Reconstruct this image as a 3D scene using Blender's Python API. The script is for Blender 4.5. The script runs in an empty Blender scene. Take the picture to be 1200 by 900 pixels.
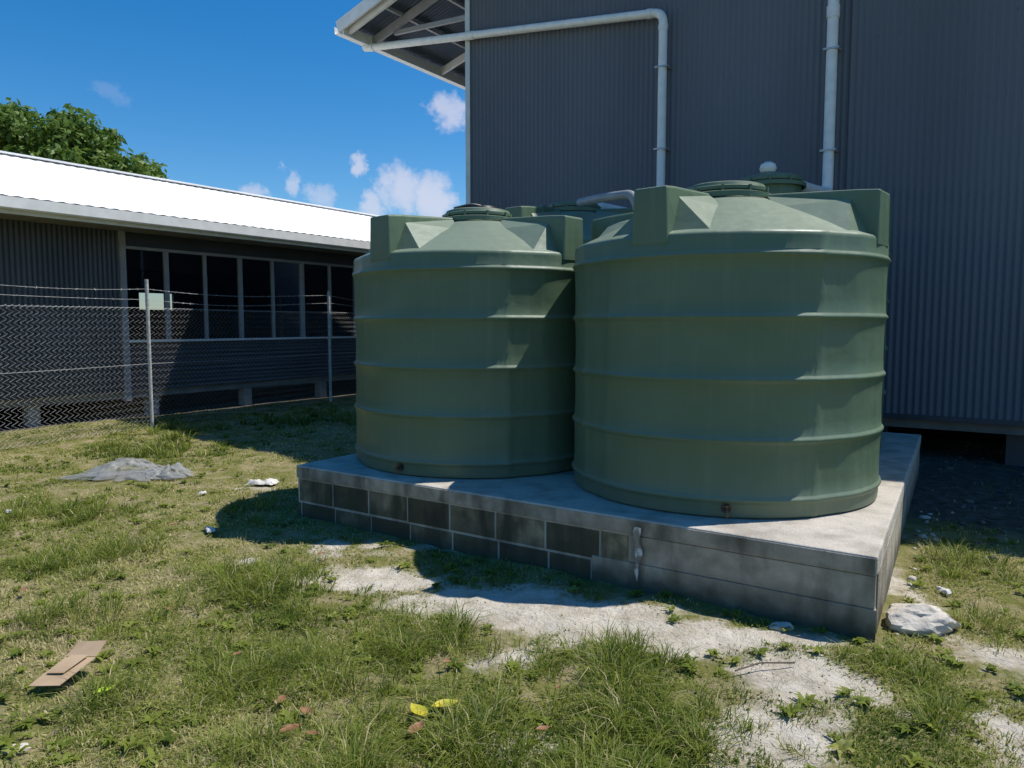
import bpy, bmesh, math, random
import numpy as np
from mathutils import Vector, Matrix
random.seed(7); rng=np.random.default_rng(11)
scene=bpy.context.scene
COL=scene.collection
A0=(1.845,3.66); U=(-0.829,0.559); V=(0.559,0.829)
def L(a,b,z=0.0): return Vector((A0[0]+U[0]*a+V[0]*b, A0[1]+U[1]*a+V[1]*b, z))
# ------------------------------------------------------------------ helpers
def empty(name,loc):
    e=bpy.data.objects.new(name,None); e.location=loc; e.empty_display_size=0.2
    COL.objects.link(e); return e
def par(o,p):
    if p is not None:
        o.parent=p; o.matrix_parent_inverse=Matrix.Translation(p.location).inverted()
def mk(name,verts,faces,mat=None,parent=None,smooth=False,sharp=None,recalc=True,bevel=0):
    me=bpy.data.meshes.new(name); me.from_pydata([tuple(v) for v in verts],[],faces); me.update()
    if recalc:
        bm=bmesh.new(); bm.from_mesh(me); bmesh.ops.recalc_face_normals(bm,faces=bm.faces); bm.to_mesh(me); bm.free()
    o=bpy.data.objects.new(name,me); COL.objects.link(o)
    if mat: me.materials.append(mat)
    if smooth:
        me.shade_smooth()
        if sharp: me.set_sharp_from_angle(angle=math.radians(sharp))
    if bevel:
        m=o.modifiers.new('bevel','BEVEL'); m.width=bevel; m.segments=2; m.limit_method='ANGLE'
    par(o,parent); return o
def npmesh(name,verts,faces_flat,nper,mat=None,parent=None,smooth=False):
    me=bpy.data.meshes.new(name)
    me.vertices.add(len(verts)); me.vertices.foreach_set('co',np.asarray(verts,dtype=np.float32).ravel())
    F=len(faces_flat); me.loops.add(F*nper); me.polygons.add(F)
    me.loops.foreach_set('vertex_index',np.asarray(faces_flat,dtype=np.int32).ravel())
    me.polygons.foreach_set('loop_start',np.arange(0,F*nper,nper,dtype=np.int32))
    me.update(calc_edges=True); me.validate()
    if smooth: me.shade_smooth()
    o=bpy.data.objects.new(name,me); COL.objects.link(o)
    if mat: me.materials.append(mat)
    par(o,parent); return o
def setcol(o,name,arr):
    at=o.data.attributes.new(name,'FLOAT_COLOR','POINT'); at.data.foreach_set('color',np.asarray(arr,dtype=np.float32).ravel())
BF=[(0,1,2,3),(4,7,6,5),(0,4,5,1),(1,5,6,2),(2,6,7,3),(3,7,4,0)]
def prism(name,pts,z0,z1,mat,parent=None,bevel=0.0):
    n=len(pts); vs=[(p[0],p[1],z0) for p in pts]+[(p[0],p[1],z1) for p in pts]
    fs=[tuple(range(n)),tuple(range(n,2*n))]+[(i,(i+1)%n,n+(i+1)%n,n+i) for i in range(n)]
    return mk(name,vs,fs,mat,parent,bevel=bevel)
def boxab(name,a0,a1,b0,b1,z0,z1,mat,parent=None,bevel=0.0):
    return prism(name,[L(a0,b0),L(a1,b0),L(a1,b1),L(a0,b1)],z0,z1,mat,parent,bevel)
def beam(name,p,q,w,h,mat,parent=None):
    p=Vector(p);q=Vector(q);d=(q-p).normalized(); s=d.cross(Vector((0,0,1)))
    if s.length<1e-3: s=Vector((1,0,0))
    s.normalize(); t=s.cross(d).normalized()
    vs=[]
    for c in (p,q):
        for i,j in ((-1,-1),(1,-1),(1,1),(-1,1)): vs.append(c+s*(w/2*i)+t*(h/2*j))
    return mk(name,vs,BF,mat,parent)
def sheet(name,o,W,E,n,pitch,amp,mat,parent=None,spw=8,topf=None):
    o=Vector(o);W=Vector(W);E=Vector(E);n=Vector(n).normalized(); Lw=W.length
    N=int(Lw/pitch*spw); vs=[];fs=[]
    for i in range(N+1):
        t=i/N; off=n*(amp*math.sin(2*math.pi*t*Lw/pitch)); base=o+W*t+off
        e=E if topf is None else E*topf(t)
        vs.append(base); vs.append(base+e)
    for i in range(N): fs.append((2*i,2*i+2,2*i+3,2*i+1))
    return mk(name,vs,fs,mat,parent,smooth=True,recalc=False)
def rounded(pts,r,seg=6):
    pts=[Vector(p) for p in pts]; out=[pts[0]]
    for i in range(1,len(pts)-1):
        p=pts[i]; a=(pts[i-1]-p); b=(pts[i+1]-p); rr=min(r,a.length*.45,b.length*.45)
        A=p+a.normalized()*rr; B=p+b.normalized()*rr
        for k in range(seg+1):
            t=k/seg; out.append(A*(1-t)**2+p*2*t*(1-t)+B*t*t)
    out.append(pts[-1]); return out
def tube(name,pts,rad,mat,parent=None,r=0.1,res=6,curves=None,radii=None):
    cu=bpy.data.curves.new(name,'CURVE'); cu.dimensions='3D'; cu.bevel_depth=rad; cu.bevel_resolution=res; cu.use_fill_caps=True
    for P in (curves if curves else [rounded(pts,r) if r>0 else pts]):
        s=cu.splines.new('POLY'); s.points.add(len(P)-1)
        for i,p in enumerate(P): s.points[i].co=(p[0],p[1],p[2],1)
        if radii:
            for i in range(len(P)): s.points[i].radius=radii[min(i,len(radii)-1)]
    o=bpy.data.objects.new(name,cu); COL.objects.link(o); cu.materials.append(mat); 
    for s in cu.splines: s.use_smooth=res>0
    par(o,parent); return o
def lathe(name,prof,seg,loc,mat,parent=None,rf=None,sharp=35,caps=True,zk=1.0):
    vs=[];fs=[];n=len(prof)
    for i in range(seg):
        th=2*math.pi*i/seg
        for (r,z) in prof:
            rr=rf(r,z,th) if rf else r
            vs.append((loc[0]+rr*math.cos(th),loc[1]+rr*math.sin(th),loc[2]+z*zk))
    for i in range(seg):
        j=(i+1)%seg
        for k in range(n-1): fs.append((i*n+k,j*n+k,j*n+k+1,i*n+k+1))
    if caps:
        if prof[0][0]>1e-4: fs.append(tuple(i*n for i in range(seg)))
        if prof[-1][0]>1e-4: fs.append(tuple(i*n+n-1 for i in range(seg)))
    return mk(name,vs,fs,mat,parent,smooth=True,sharp=sharp)
TAB=rng.random((256,256))
def vn(x,y,s,seed=0):
    x=np.asarray(x)*s+seed*17.3; y=np.asarray(y)*s+seed*9.7
    xi=np.floor(x).astype(int); yi=np.floor(y).astype(int); fx=x-xi; fy=y-yi
    fx=fx*fx*(3-2*fx); fy=fy*fy*(3-2*fy)
    g=lambda i,j: TAB[i%256,j%256]
    return (g(xi,yi)*(1-fx)+g(xi+1,yi)*fx)*(1-fy)+(g(xi,yi+1)*(1-fx)+g(xi+1,yi+1)*fx)*fy
def fbm(x,y,s,seed=0,o=4):
    t=0;a=.5;n=0
    for k in range(o): t=t+a*vn(x,y,s*2**k,seed+k*3); n+=a; a*=.5
    return t/n
# ------------------------------------------------------------------ materials
def nodes(name):
    m=bpy.data.materials.new(name); m.use_nodes=True; nt=m.node_tree
    return m,nt,nt.nodes['Principled BSDF']
def N(nt,t,**k):
    n=nt.nodes.new(t)
    for a,b in k.items():
        if a in n.inputs.keys(): n.inputs[a].default_value=b
        else: setattr(n,a,b)
    return n
def pmat(name,c1,c2=None,rough=.6,scale=3,metal=0,bump=0,bscale=40,detail=5,c3=None,spec=.5,stretch=None,lo=.35,hi=.65):
    m,nt,b=nodes(name); b.inputs['Roughness'].default_value=rough; b.inputs['Metallic'].default_value=metal
    b.inputs['Specular IOR Level'].default_value=spec
    tc=N(nt,'ShaderNodeTexCoord'); vec=tc.outputs['Object']
    if stretch:
        mp=N(nt,'ShaderNodeMapping'); mp.inputs['Scale'].default_value=stretch; nt.links.new(vec,mp.inputs[0]); vec=mp.outputs[0]
    if c2 is None: c2=tuple(x*.85 for x in c1)
    n=N(nt,'ShaderNodeTexNoise'); n.inputs['Scale'].default_value=scale; n.inputs['Detail'].default_value=detail; nt.links.new(vec,n.inputs['Vector'])
    r=N(nt,'ShaderNodeValToRGB'); e=r.color_ramp.elements; e[0].position=lo; e[1].position=hi
    e[0].color=(*c1,1); e[1].color=(*c2,1)
    if c3: x=e.new((lo+hi)/2); x.color=(*c3,1)
    nt.links.new(n.outputs['Fac'],r.inputs[0]); nt.links.new(r.outputs[0],b.inputs['Base Color'])
    if bump:
        n2=N(nt,'ShaderNodeTexNoise'); n2.inputs['Scale'].default_value=bscale; n2.inputs['Detail'].default_value=4
        nt.links.new(tc.outputs['Object'],n2.inputs['Vector'])
        bp=N(nt,'ShaderNodeBump'); bp.inputs['Strength'].default_value=bump; bp.inputs['Distance'].default_value=.02
        nt.links.new(n2.outputs['Fac'],bp.inputs['Height']); nt.links.new(bp.outputs[0],b.inputs['Normal'])
    return m
M={}
M['white']=pmat('white_paint',(.82,.82,.80),(.72,.72,.69),.45,6)
M['pipe']=pmat('white_pvc',(.84,.84,.82),(.74,.74,.71),.35,9)
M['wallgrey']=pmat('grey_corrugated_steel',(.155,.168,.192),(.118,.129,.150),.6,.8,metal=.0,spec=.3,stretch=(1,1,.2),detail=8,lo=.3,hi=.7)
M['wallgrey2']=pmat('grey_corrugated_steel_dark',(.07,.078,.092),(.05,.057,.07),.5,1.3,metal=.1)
M['roofunder']=pmat('blue_roof_sheet',(.10,.13,.19),(.08,.11,.16),.5,2,metal=.2)
M['whiteroof']=pmat('white_roof_sheet',(.90,.90,.89),(.78,.78,.77),.7,1.0,spec=.3)
M['steel']=pmat('galvanised_steel',(.50,.51,.52),(.38,.39,.40),.45,20,metal=.5)
M['screw']=pmat('painted_screw',(.20,.21,.23),(.15,.16,.18),.6,20)
M['wire']=pmat('galvanised_wire',(.55,.55,.53),(.36,.36,.34),.5,20,metal=.0)
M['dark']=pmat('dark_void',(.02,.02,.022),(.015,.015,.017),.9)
M['stump']=pmat('concrete_stump',(.32,.31,.29),(.24,.23,.21),.9,8,bump=.3)
M['timber']=pmat('grey_timber',(.22,.21,.19),(.15,.14,.12),.8,5)
M['black']=pmat('black_plastic',(.015,.016,.018),(.025,.026,.03),.4,5)
M['greypipe']=pmat('grey_pvc',(.34,.35,.36),(.26,.27,.28),.45,5)
M['brass']=pmat('brass',(.22,.13,.06),(.14,.08,.04),.45,30,metal=.6)
M['frame']=pmat('window_frame_grey',(.34,.35,.37),(.28,.29,.31),.5,5)
M['card']=pmat('cardboard',(.46,.33,.21),(.36,.25,.15),.85,8)
M['yleaf']=pmat('yellow_leaf',(.55,.45,.03),(.40,.38,.03),.5,20)
M['gleaf']=pmat('lime_leaf',(.40,.55,.04),(.32,.45,.03),.5,20)
M['bleaf']=pmat('brown_leaf',(.20,.09,.04),(.30,.15,.07),.6,30)
M['bark']=pmat('bark',(.16,.12,.09),(.08,.06,.05),.95,6,bump=.5,bscale=12)
M['stone']=pmat('pale_stone',(.56,.51,.43),(.36,.32,.27),.9,9,bump=.6,bscale=30)
M['shade_stone']=pmat('shaded_stone',(.15,.14,.12),(.08,.072,.062),.9,9,bump=.6,bscale=30)  # rubble stone darkened, the building's shade is put into its colour
M['scrap']=pmat('white_paper',(.70,.69,.65),(.5,.48,.45),.7,9)
def tank_mat():
    m,nt,b=nodes('green_polyethylene'); tc=N(nt,'ShaderNodeTexCoord'); lk=nt.links.new
    n=N(nt,'ShaderNodeTexNoise'); n.inputs['Scale'].default_value=1.6; n.inputs['Detail'].default_value=6; lk(tc.outputs['Object'],n.inputs['Vector'])
    r=N(nt,'ShaderNodeValToRGB'); e=r.color_ramp.elements; e[0].position=.3;e[1].position=.7
    e[0].color=(.080,.134,.077,1); e[1].color=(.104,.162,.097,1); lk(n.outputs['Fac'],r.inputs[0])
    mp=N(nt,'ShaderNodeMapping'); mp.inputs['Scale'].default_value=(9,9,.5); lk(tc.outputs['Object'],mp.inputs[0])
    n2=N(nt,'ShaderNodeTexNoise'); n2.inputs['Scale'].default_value=2; n2.inputs['Detail'].default_value=5; lk(mp.outputs[0],n2.inputs['Vector'])
    r2=N(nt,'ShaderNodeValToRGB'); e=r2.color_ramp.elements; e[0].position=.52;e[1].position=.85; e[0].color=(0,0,0,1); e[1].color=(.35,.35,.35,1); lk(n2.outputs['Fac'],r2.inputs[0])
    mx=N(nt,'ShaderNodeMixRGB'); mx.inputs[2].default_value=(.19,.235,.165,1); lk(r2.outputs[0],mx.inputs[0]); lk(r.outputs[0],mx.inputs[1])
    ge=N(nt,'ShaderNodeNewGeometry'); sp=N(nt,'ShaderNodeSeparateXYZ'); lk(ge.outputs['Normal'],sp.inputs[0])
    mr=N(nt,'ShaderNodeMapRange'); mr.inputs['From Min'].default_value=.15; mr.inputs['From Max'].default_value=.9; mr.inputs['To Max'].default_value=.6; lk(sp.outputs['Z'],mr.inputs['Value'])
    mx2=N(nt,'ShaderNodeMixRGB'); mx2.inputs[2].default_value=(.26,.30,.22,1); lk(mr.outputs[0],mx2.inputs[0]); lk(mx.outputs[0],mx2.inputs[1])  # upward faces mixed paler: sunlit look of the roof cone painted in
    so_=N(nt,'ShaderNodeSeparateXYZ'); lk(tc.outputs['Object'],so_.inputs[0])
    mz=N(nt,'ShaderNodeMapRange'); mz.inputs['From Min'].default_value=.75; mz.inputs['From Max'].default_value=.44; mz.inputs['To Max'].default_value=.5; lk(so_.outputs['Z'],mz.inputs['Value'])
    nd=N(nt,'ShaderNodeTexNoise'); nd.inputs['Scale'].default_value=12; nd.inputs['Detail'].default_value=6; lk(tc.outputs['Object'],nd.inputs['Vector'])
    mu=N(nt,'ShaderNodeMath',operation='MULTIPLY'); lk(mz.outputs[0],mu.inputs[0]); lk(nd.outputs['Fac'],mu.inputs[1])
    mx3=N(nt,'ShaderNodeMixRGB'); mx3.inputs[2].default_value=(.20,.19,.14,1); lk(mu.outputs[0],mx3.inputs[0]); lk(mx2.outputs[0],mx3.inputs[1])
    lk(mx3.outputs[0],b.inputs['Base Color'])
    n3=N(nt,'ShaderNodeTexNoise'); n3.inputs['Scale'].default_value=4; n3.inputs['Detail'].default_value=3; lk(tc.outputs['Object'],n3.inputs['Vector'])
    mr2=N(nt,'ShaderNodeMapRange'); mr2.inputs['To Min'].default_value=.36; mr2.inputs['To Max'].default_value=.58; lk(n2.outputs['Fac'],mr2.inputs['Value']); lk(mr2.outputs[0],b.inputs['Roughness'])
    bp=N(nt,'ShaderNodeBump'); bp.inputs['Strength'].default_value=.35; bp.inputs['Distance'].default_value=.03; lk(n3.outputs['Fac'],bp.inputs['Height']); lk(bp.outputs[0],b.inputs['Normal'])
    return m
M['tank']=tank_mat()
def conc_mat(name,base,dark,stain,stainamt,moss=0,lo=.45,hi=.68,foot=0):
    m,nt,b=nodes(name); lk=nt.links.new; tc=N(nt,'ShaderNodeTexCoord'); b.inputs['Roughness'].default_value=.92
    n=N(nt,'ShaderNodeTexNoise'); n.inputs['Scale'].default_value=2.6; n.inputs['Detail'].default_value=9; n.inputs['Roughness'].default_value=.65; lk(tc.outputs['Object'],n.inputs['Vector'])
    r=N(nt,'ShaderNodeValToRGB'); e=r.color_ramp.elements; e[0].position=.35;e[1].position=.65; e[0].color=(*dark,1); e[1].color=(*base,1); lk(n.outputs['Fac'],r.inputs[0])
    mp=N(nt,'ShaderNodeMapping'); mp.inputs['Scale'].default_value=(5,5,1.2); lk(tc.outputs['Object'],mp.inputs[0])
    n2=N(nt,'ShaderNodeTexNoise'); n2.inputs['Scale'].default_value=1.3; n2.inputs['Detail'].default_value=7; lk(mp.outputs[0],n2.inputs['Vector'])
    r2=N(nt,'ShaderNodeValToRGB'); e=r2.color_ramp.elements; e[0].position=lo;e[1].position=hi; e[0].color=(0,0,0,1); e[1].color=(stainamt,)*3+(1,); lk(n2.outputs['Fac'],r2.inputs[0])
    mx=N(nt,'ShaderNodeMixRGB'); mx.inputs[2].default_value=(*stain,1); lk(r2.outputs[0],mx.inputs[0]); lk(r.outputs[0],mx.inputs[1])
    out=mx.outputs[0]
    if moss:
        n4=N(nt,'ShaderNodeTexNoise'); n4.inputs['Scale'].default_value=7; n4.inputs['Detail'].default_value=7; lk(tc.outputs['Object'],n4.inputs['Vector'])
        r4=N(nt,'ShaderNodeValToRGB'); e=r4.color_ramp.elements; e[0].position=.47;e[1].position=.64; e[0].color=(0,0,0,1); e[1].color=(moss,)*3+(1,); lk(n4.outputs['Fac'],r4.inputs[0])
        m4=N(nt,'ShaderNodeMixRGB'); m4.inputs[2].default_value=(.055,.058,.026,1); lk(r4.outputs[0],m4.inputs[0]); lk(out,m4.inputs[1]); out=m4.outputs[0]
    if foot:   # damp and soil creeping up from the ground
        s5=N(nt,'ShaderNodeSeparateXYZ'); lk(tc.outputs['Object'],s5.inputs[0])
        n5=N(nt,'ShaderNodeTexNoise'); n5.inputs['Scale'].default_value=4; n5.inputs['Detail'].default_value=6; lk(tc.outputs['Object'],n5.inputs['Vector'])
        a5=N(nt,'ShaderNodeMath',operation='MULTIPLY_ADD'); lk(n5.outputs['Fac'],a5.inputs[0]); a5.inputs[1].default_value=-.30; lk(s5.outputs['Z'],a5.inputs[2])
        q5=N(nt,'ShaderNodeMapRange'); q5.inputs['From Min'].default_value=.05; q5.inputs['From Max'].default_value=-.12; q5.inputs['To Max'].default_value=foot; lk(a5.outputs[0],q5.inputs['Value'])
        m5=N(nt,'ShaderNodeMixRGB'); m5.inputs[2].default_value=(.06,.055,.032,1); lk(q5.outputs[0],m5.inputs[0]); lk(out,m5.inputs[1]); out=m5.outputs[0]
    lk(out,b.inputs['Base Color'])
    n3=N(nt,'ShaderNodeTexNoise'); n3.inputs['Scale'].default_value=60; n3.inputs['Detail'].default_value=6; lk(tc.outputs['Object'],n3.inputs['Vector'])
    bp=N(nt,'ShaderNodeBump'); bp.inputs['Strength'].default_value=.6; bp.inputs['Distance'].default_value=.012; lk(n3.outputs['Fac'],bp.inputs['Height']); lk(bp.outputs[0],b.inputs['Normal'])
    return m
M['slab']=conc_mat('concrete_slab_mat',(.56,.51,.44),(.42,.38,.32),(.22,.19,.145),.5)
M['plaster']=conc_mat('rendered_concrete',(.52,.45,.36),(.34,.29,.22),(.12,.10,.07),.75,.3,.48,.70,.85)
M['edge']=conc_mat('weathered_edge',(.46,.40,.32),(.29,.245,.19),(.10,.085,.06),.85,.4,.46,.66)
M['blocks']=[conc_mat('block_%d'%i,tuple(x*k for x in (.29,.235,.15)),tuple(x*k for x in (.14,.115,.07)),(.035,.03,.02),.9,.7,.42,.64,.8) for i,k in enumerate((.5,.8,1.15,1.6))]
M['mortar']=conc_mat('mortar',(.55,.50,.42),(.34,.30,.25),(.10,.09,.07),.7)
# ------------------------------------------------------------------ world + sun
w=bpy.data.worlds.new('World'); scene.world=w; w.use_nodes=True; nt=w.node_tree; lk=nt.links.new
bg=nt.nodes['Background']; bg.inputs['Strength'].default_value=.135
SX,SY=.539,.12; el=math.atan2(1,math.hypot(SX,SY))
sky=N(nt,'ShaderNodeTexSky'); sky.sky_type='NISHITA'; sky.sun_disc=False; sky.sun_elevation=el
sky.sun_rotation=math.atan2(SX,SY); sky.air_density=1.0; sky.dust_density=.3; sky.ozone_density=4
hs=N(nt,'ShaderNodeHueSaturation'); hs.inputs['Saturation'].default_value=1.40; lk(sky.outputs[0],hs.inputs['Color'])
tc=N(nt,'ShaderNodeTexCoord')
nz=N(nt,'ShaderNodeTexNoise'); nz.inputs['Scale'].default_value=24; nz.inputs['Detail'].default_value=4; nz.inputs['Roughness'].default_value=.65; lk(tc.outputs['Generated'],nz.inputs['Vector'])
sub=N(nt,'ShaderNodeVectorMath',operation='SUBTRACT'); lk(nz.outputs['Color'],sub.inputs[0]); sub.inputs[1].default_value=(.5,.5,.5)
sc=N(nt,'ShaderNodeVectorMath',operation='MULTIPLY'); lk(sub.outputs[0],sc.inputs[0]); sc.inputs[1].default_value=(.085,.085,.06)
ad=N(nt,'ShaderNodeVectorMath',operation='ADD'); lk(sc.outputs[0],ad.inputs[0]); lk(tc.outputs['Generated'],ad.inputs[1])
nm=N(nt,'ShaderNodeVectorMath',operation='NORMALIZE'); lk(ad.outputs[0],nm.inputs[0])
prev=None
clouds=[(-.083,.278,.022,.6),(-.29,.186,.016,.5),(-.203,.207,.015,.6),(-.145,.18,.028,.65),(-.105,.165,.032,.7),(-.18,.155,.020,.6),(-.345,.17,.018,.5),(-.52,.305,.014,.10),(-.25,.165,.018,.4),(.6,.2,.1,.8),(-1.4,.2,.12,.7)]
for (cx,cz,r_,s_) in clouds:
    d=Vector((cx,1,cz)).normalized()
    dp=N(nt,'ShaderNodeVectorMath',operation='DOT_PRODUCT'); lk(nm.outputs[0],dp.inputs[0]); dp.inputs[1].default_value=d
    mr=N(nt,'ShaderNodeMapRange'); mr.interpolation_type='SMOOTHSTEP'; lk(dp.outputs['Value'],mr.inputs['Value'])
    mr.inputs['From Min'].default_value=math.cos(r_*1.25); mr.inputs['From Max'].default_value=1.0; mr.inputs['To Max'].default_value=s_
    if prev is None: prev=mr.outputs[0]
    else:
        mxx=N(nt,'ShaderNodeMath',operation='MAXIMUM'); lk(prev,mxx.inputs[0]); lk(mr.outputs[0],mxx.inputs[1]); prev=mxx.outputs[0]
mix=N(nt,'ShaderNodeMixRGB'); mix.inputs[2].default_value=(5.8,5.7,6.4,1); lk(prev,mix.inputs[0]); lk(hs.outputs[0],mix.inputs[1]); lk(mix.outputs[0],bg.inputs['Color'])
ld=bpy.data.lights.new('sun','SUN'); ld.energy=5.0; ld.angle=math.radians(.5); ld.color=(1,.96,.89)
so=bpy.data.objects.new('sun',ld); COL.objects.link(so); so.rotation_euler=Vector((SX,SY,1)).to_track_quat('Z','Y').to_euler(); so.location=(6,0,12)
scene.view_settings.view_transform='Standard'; scene.view_settings.look='None'; scene.view_settings.exposure=0
cd=bpy.data.cameras.new('camera'); cam=bpy.data.objects.new('camera',cd); COL.objects.link(cam); scene.camera=cam
cd.sensor_width=36; cd.lens=26.1; cd.clip_end=2000; cd.clip_start=.05
cam.location=(0,0,1.6); cam.rotation_euler=(math.radians(90-4.6),0,0)
# ------------------------------------------------------------------ ground
def ab(x,y):
    rx=x-A0[0]; ry=y-A0[1]; return rx*U[0]+ry*U[1], rx*V[0]+ry*V[1]
SAND=[(-.80,4.62,.48,.28,1.1),(-.2,4.2,.55,.28,1.1),(.35,3.98,.6,.26,1.1),(.95,3.68,.75,.25,1.1),(1.3,3.3,.42,.36,.95),(1.05,2.85,.38,.42,.9),(.85,2.4,.36,.3,.8),(.0,3.45,.35,.22,.55),(.5,3.7,.6,.3,.75),
      (1.95,2.8,.42,.35,.65),(2.5,3.4,.35,.35,.6),(2.35,4.4,.22,.8,.5),(-1.66,4.9,.20,.09,.7),(-.6,5.3,1.3,.35,.6),(-.1,2.75,.35,.2,.5),(-2.5,7.2,.35,.18,.4),(1.75,2.4,.5,.3,.6)]
def sandf(x,y):
    n=fbm(x,y,2.2,3,5); n2=fbm(x,y,9,8,3)
    s=np.zeros_like(x)
    for cx,cy,rx,ry,w_ in SAND:
        d=np.sqrt(((x-cx)/rx)**2+((y-cy)/ry)**2); s=np.maximum(s,w_*np.clip(1.45-d,0,1.2))
    s=s+(n-.5)*.95+(n2-.5)*.9
    a,b=ab(x,y)
    rub=np.clip((b-2.4)/.6,0,1)*np.clip((.2-a)/.3+1,0,1)+np.clip((b-4.7)/.4,0,1)*(a<7.5)*(b<20)
    rub=np.maximum(rub,(a>11.9)*1.0*(a<20))
    return np.clip((s-.36)/.65,0,1),np.clip(rub,0,1)
def gh(x,y):
    f=np.clip((18-np.abs(y))/6,0,1)
    return ((fbm(x,y,.9,5,4)-.5)*.09+(fbm(x,y,6,1,3)-.5)*.035)*f
fx=np.arange(-9,7.01,.05); fy=np.arange(1.2,16,.05)
cx_l=-9-np.geomspace(.1,700,40)[::-1]; cx_r=7+np.geomspace(.1,700,40)
cy_l=1.2-np.geomspace(.1,700,40)[::-1]; cy_r=16+np.geomspace(.1,700,40)
xs=np.concatenate([cx_l,fx,cx_r]); ys=np.concatenate([cy_l,fy,cy_r])
X,Y=np.meshgrid(xs,ys,indexing='ij'); S,R=sandf(X.ravel(),Y.ravel()); Z=gh(X.ravel(),Y.ravel())
vv=np.stack([X.ravel(),Y.ravel(),Z],1); ny=len(ys); I=np.arange(len(xs)*ny).reshape(len(xs),ny)
ff=np.stack([I[:-1,:-1].ravel(),I[1:,:-1].ravel(),I[1:,1:].ravel(),I[:-1,1:].ravel()],1)
m,nt,b=nodes('ground_soil'); lk=nt.links.new; b.inputs['Roughness'].default_value=.95; b.inputs['Specular IOR Level'].default_value=.15
at=N(nt,'ShaderNodeAttribute',attribute_name='mask'); sp=N(nt,'ShaderNodeSeparateColor'); lk(at.outputs['Color'],sp.inputs[0])
tc=N(nt,'ShaderNodeTexCoord')
def noi(sca,det=6,ro=.6):
    n=N(nt,'ShaderNodeTexNoise'); n.inputs['Scale'].default_value=sca; n.inputs['Detail'].default_value=det; n.inputs['Roughness'].default_value=ro; lk(tc.outputs['Object'],n.inputs['Vector']); return n
def ramp(src,cs):
    r=N(nt,'ShaderNodeValToRGB'); e=r.color_ramp.elements
    e[0].position=cs[0][0]; e[0].color=(*cs[0][1],1); e[1].position=cs[-1][0]; e[1].color=(*cs[-1][1],1)
    for p,c in cs[1:-1]: x=e.new(p); x.color=(*c,1)
    lk(src,r.inputs[0]); return r
g=ramp(noi(3.5,8,.7).outputs['Fac'],[(.3,(.11,.13,.024)),(.46,(.20,.195,.06)),(.64,(.37,.30,.18))])
sd=ramp(noi(5,9,.75).outputs['Fac'],[(.3,(.32,.265,.19)),(.48,(.56,.50,.40)),(.7,(.74,.68,.58))])
ru=ramp(noi(9,8,.7).outputs['Fac'],[(.35,(.065,.055,.042)),(.5,(.11,.095,.075)),(.7,(.19,.17,.14))])  # brown rubble soil, darkened with the shade beside the building painted in
ns=noi(22,5,.6); adn=N(nt,'ShaderNodeMath',operation='MULTIPLY_ADD'); lk(ns.outputs['Fac'],adn.inputs[0]); adn.inputs[1].default_value=.9; 
lk(sp.outputs[0],adn.inputs[2]); mr=N(nt,'ShaderNodeMapRange'); mr.inputs['From Min'].default_value=.55; mr.inputs['From Max'].default_value=1.1; lk(adn.outputs[0],mr.inputs['Value'])
m1=N(nt,'ShaderNodeMixRGB'); lk(mr.outputs[0],m1.inputs[0]); lk(g.outputs[0],m1.inputs[1]); lk(sd.outputs[0],m1.inputs[2])
m2=N(nt,'ShaderNodeMixRGB'); lk(sp.outputs[1],m2.inputs[0]); lk(m1.outputs[0],m2.inputs[1]); lk(ru.outputs[0],m2.inputs[2]); lk(m2.outputs[0],b.inputs['Base Color'])
bp0=N(nt,'ShaderNodeBump'); bp0.inputs['Strength'].default_value=.7; bp0.inputs['Distance'].default_value=.06; lk(noi(9,4,.6).outputs['Fac'],bp0.inputs['Height'])
bp=N(nt,'ShaderNodeBump'); bp.inputs['Strength'].default_value=.9; bp.inputs['Distance'].default_value=.025; lk(noi(45,6,.7).outputs['Fac'],bp.inputs['Height']); lk(bp0.outputs[0],bp.inputs['Normal']); lk(bp.outputs[0],b.inputs['Normal'])
gr=npmesh('ground',vv,ff,4,m,smooth=True)
setcol(gr,'mask',np.stack([S,R,np.zeros_like(S),np.ones_like(S)],1))
# ------------------------------------------------------------------ concrete pad
pad=empty('concrete_tank_base',L(2.2,2.4,0))
PB=[(0,0),(4.4,0),(4.42,4.86),(.25,4.86)]
prism('slab',[L(*p) for p in PB],.325,.43,M['slab'],pad,bevel=.012)
def inset(k): return [(0+k,0+k),(4.4-k,k),(4.42-k,4.86-k),(.25+k,4.86-k)]
prism('core',[L(*p) for p in inset(.011)],-.15,.324,M['mortar'],pad)
prism('slab_edge_skim',[L(0.012,-.004),L(4.39,-.004),L(4.39,.02),L(0.012,.02)],.331,.418,M['edge'],pad,bevel=.003)
prism('render_front',[L(0.006,0.004),L(1.36,0.004),L(1.36,.1),L(0.02,.1)],.155,.3235,M['plaster'],pad,bevel=.004)
prism('render_front_lower',[L(-.004,-.002),L(1.62,-.002),L(1.62,.1),L(0.02,.1)],-.15,.1535,M['plaster'],pad,bevel=.004)
prism('render_side',[L(.006,.104),L(.1,.104),L(.35,4.85),L(.256,4.85)],-.15,.3235,M['plaster'],pad,bevel=.006)
k=0; lastb=-1
for row,(z0,z1) in enumerate(((-.07,.118),(.132,.316))):
    a=1.635 if row==0 else 1.375; off=0.2*row; first=True
    while a<4.38:
        ln=.385 if not first else (.385-off if off else .3)
        a1=min(a+ln,4.392)
        d=random.uniform(-.002,.002)
        ch_=random.choice([q for q in range(4) if q!=lastb]); lastb=ch_
        boxab('block_%d'%k,a,a1,.007+d,.12,z0+random.uniform(0,.003),z1-random.uniform(0,.003),M['blocks'][ch_],pad,bevel=.003); k+=1
        a=a1+.016; first=False
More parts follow.
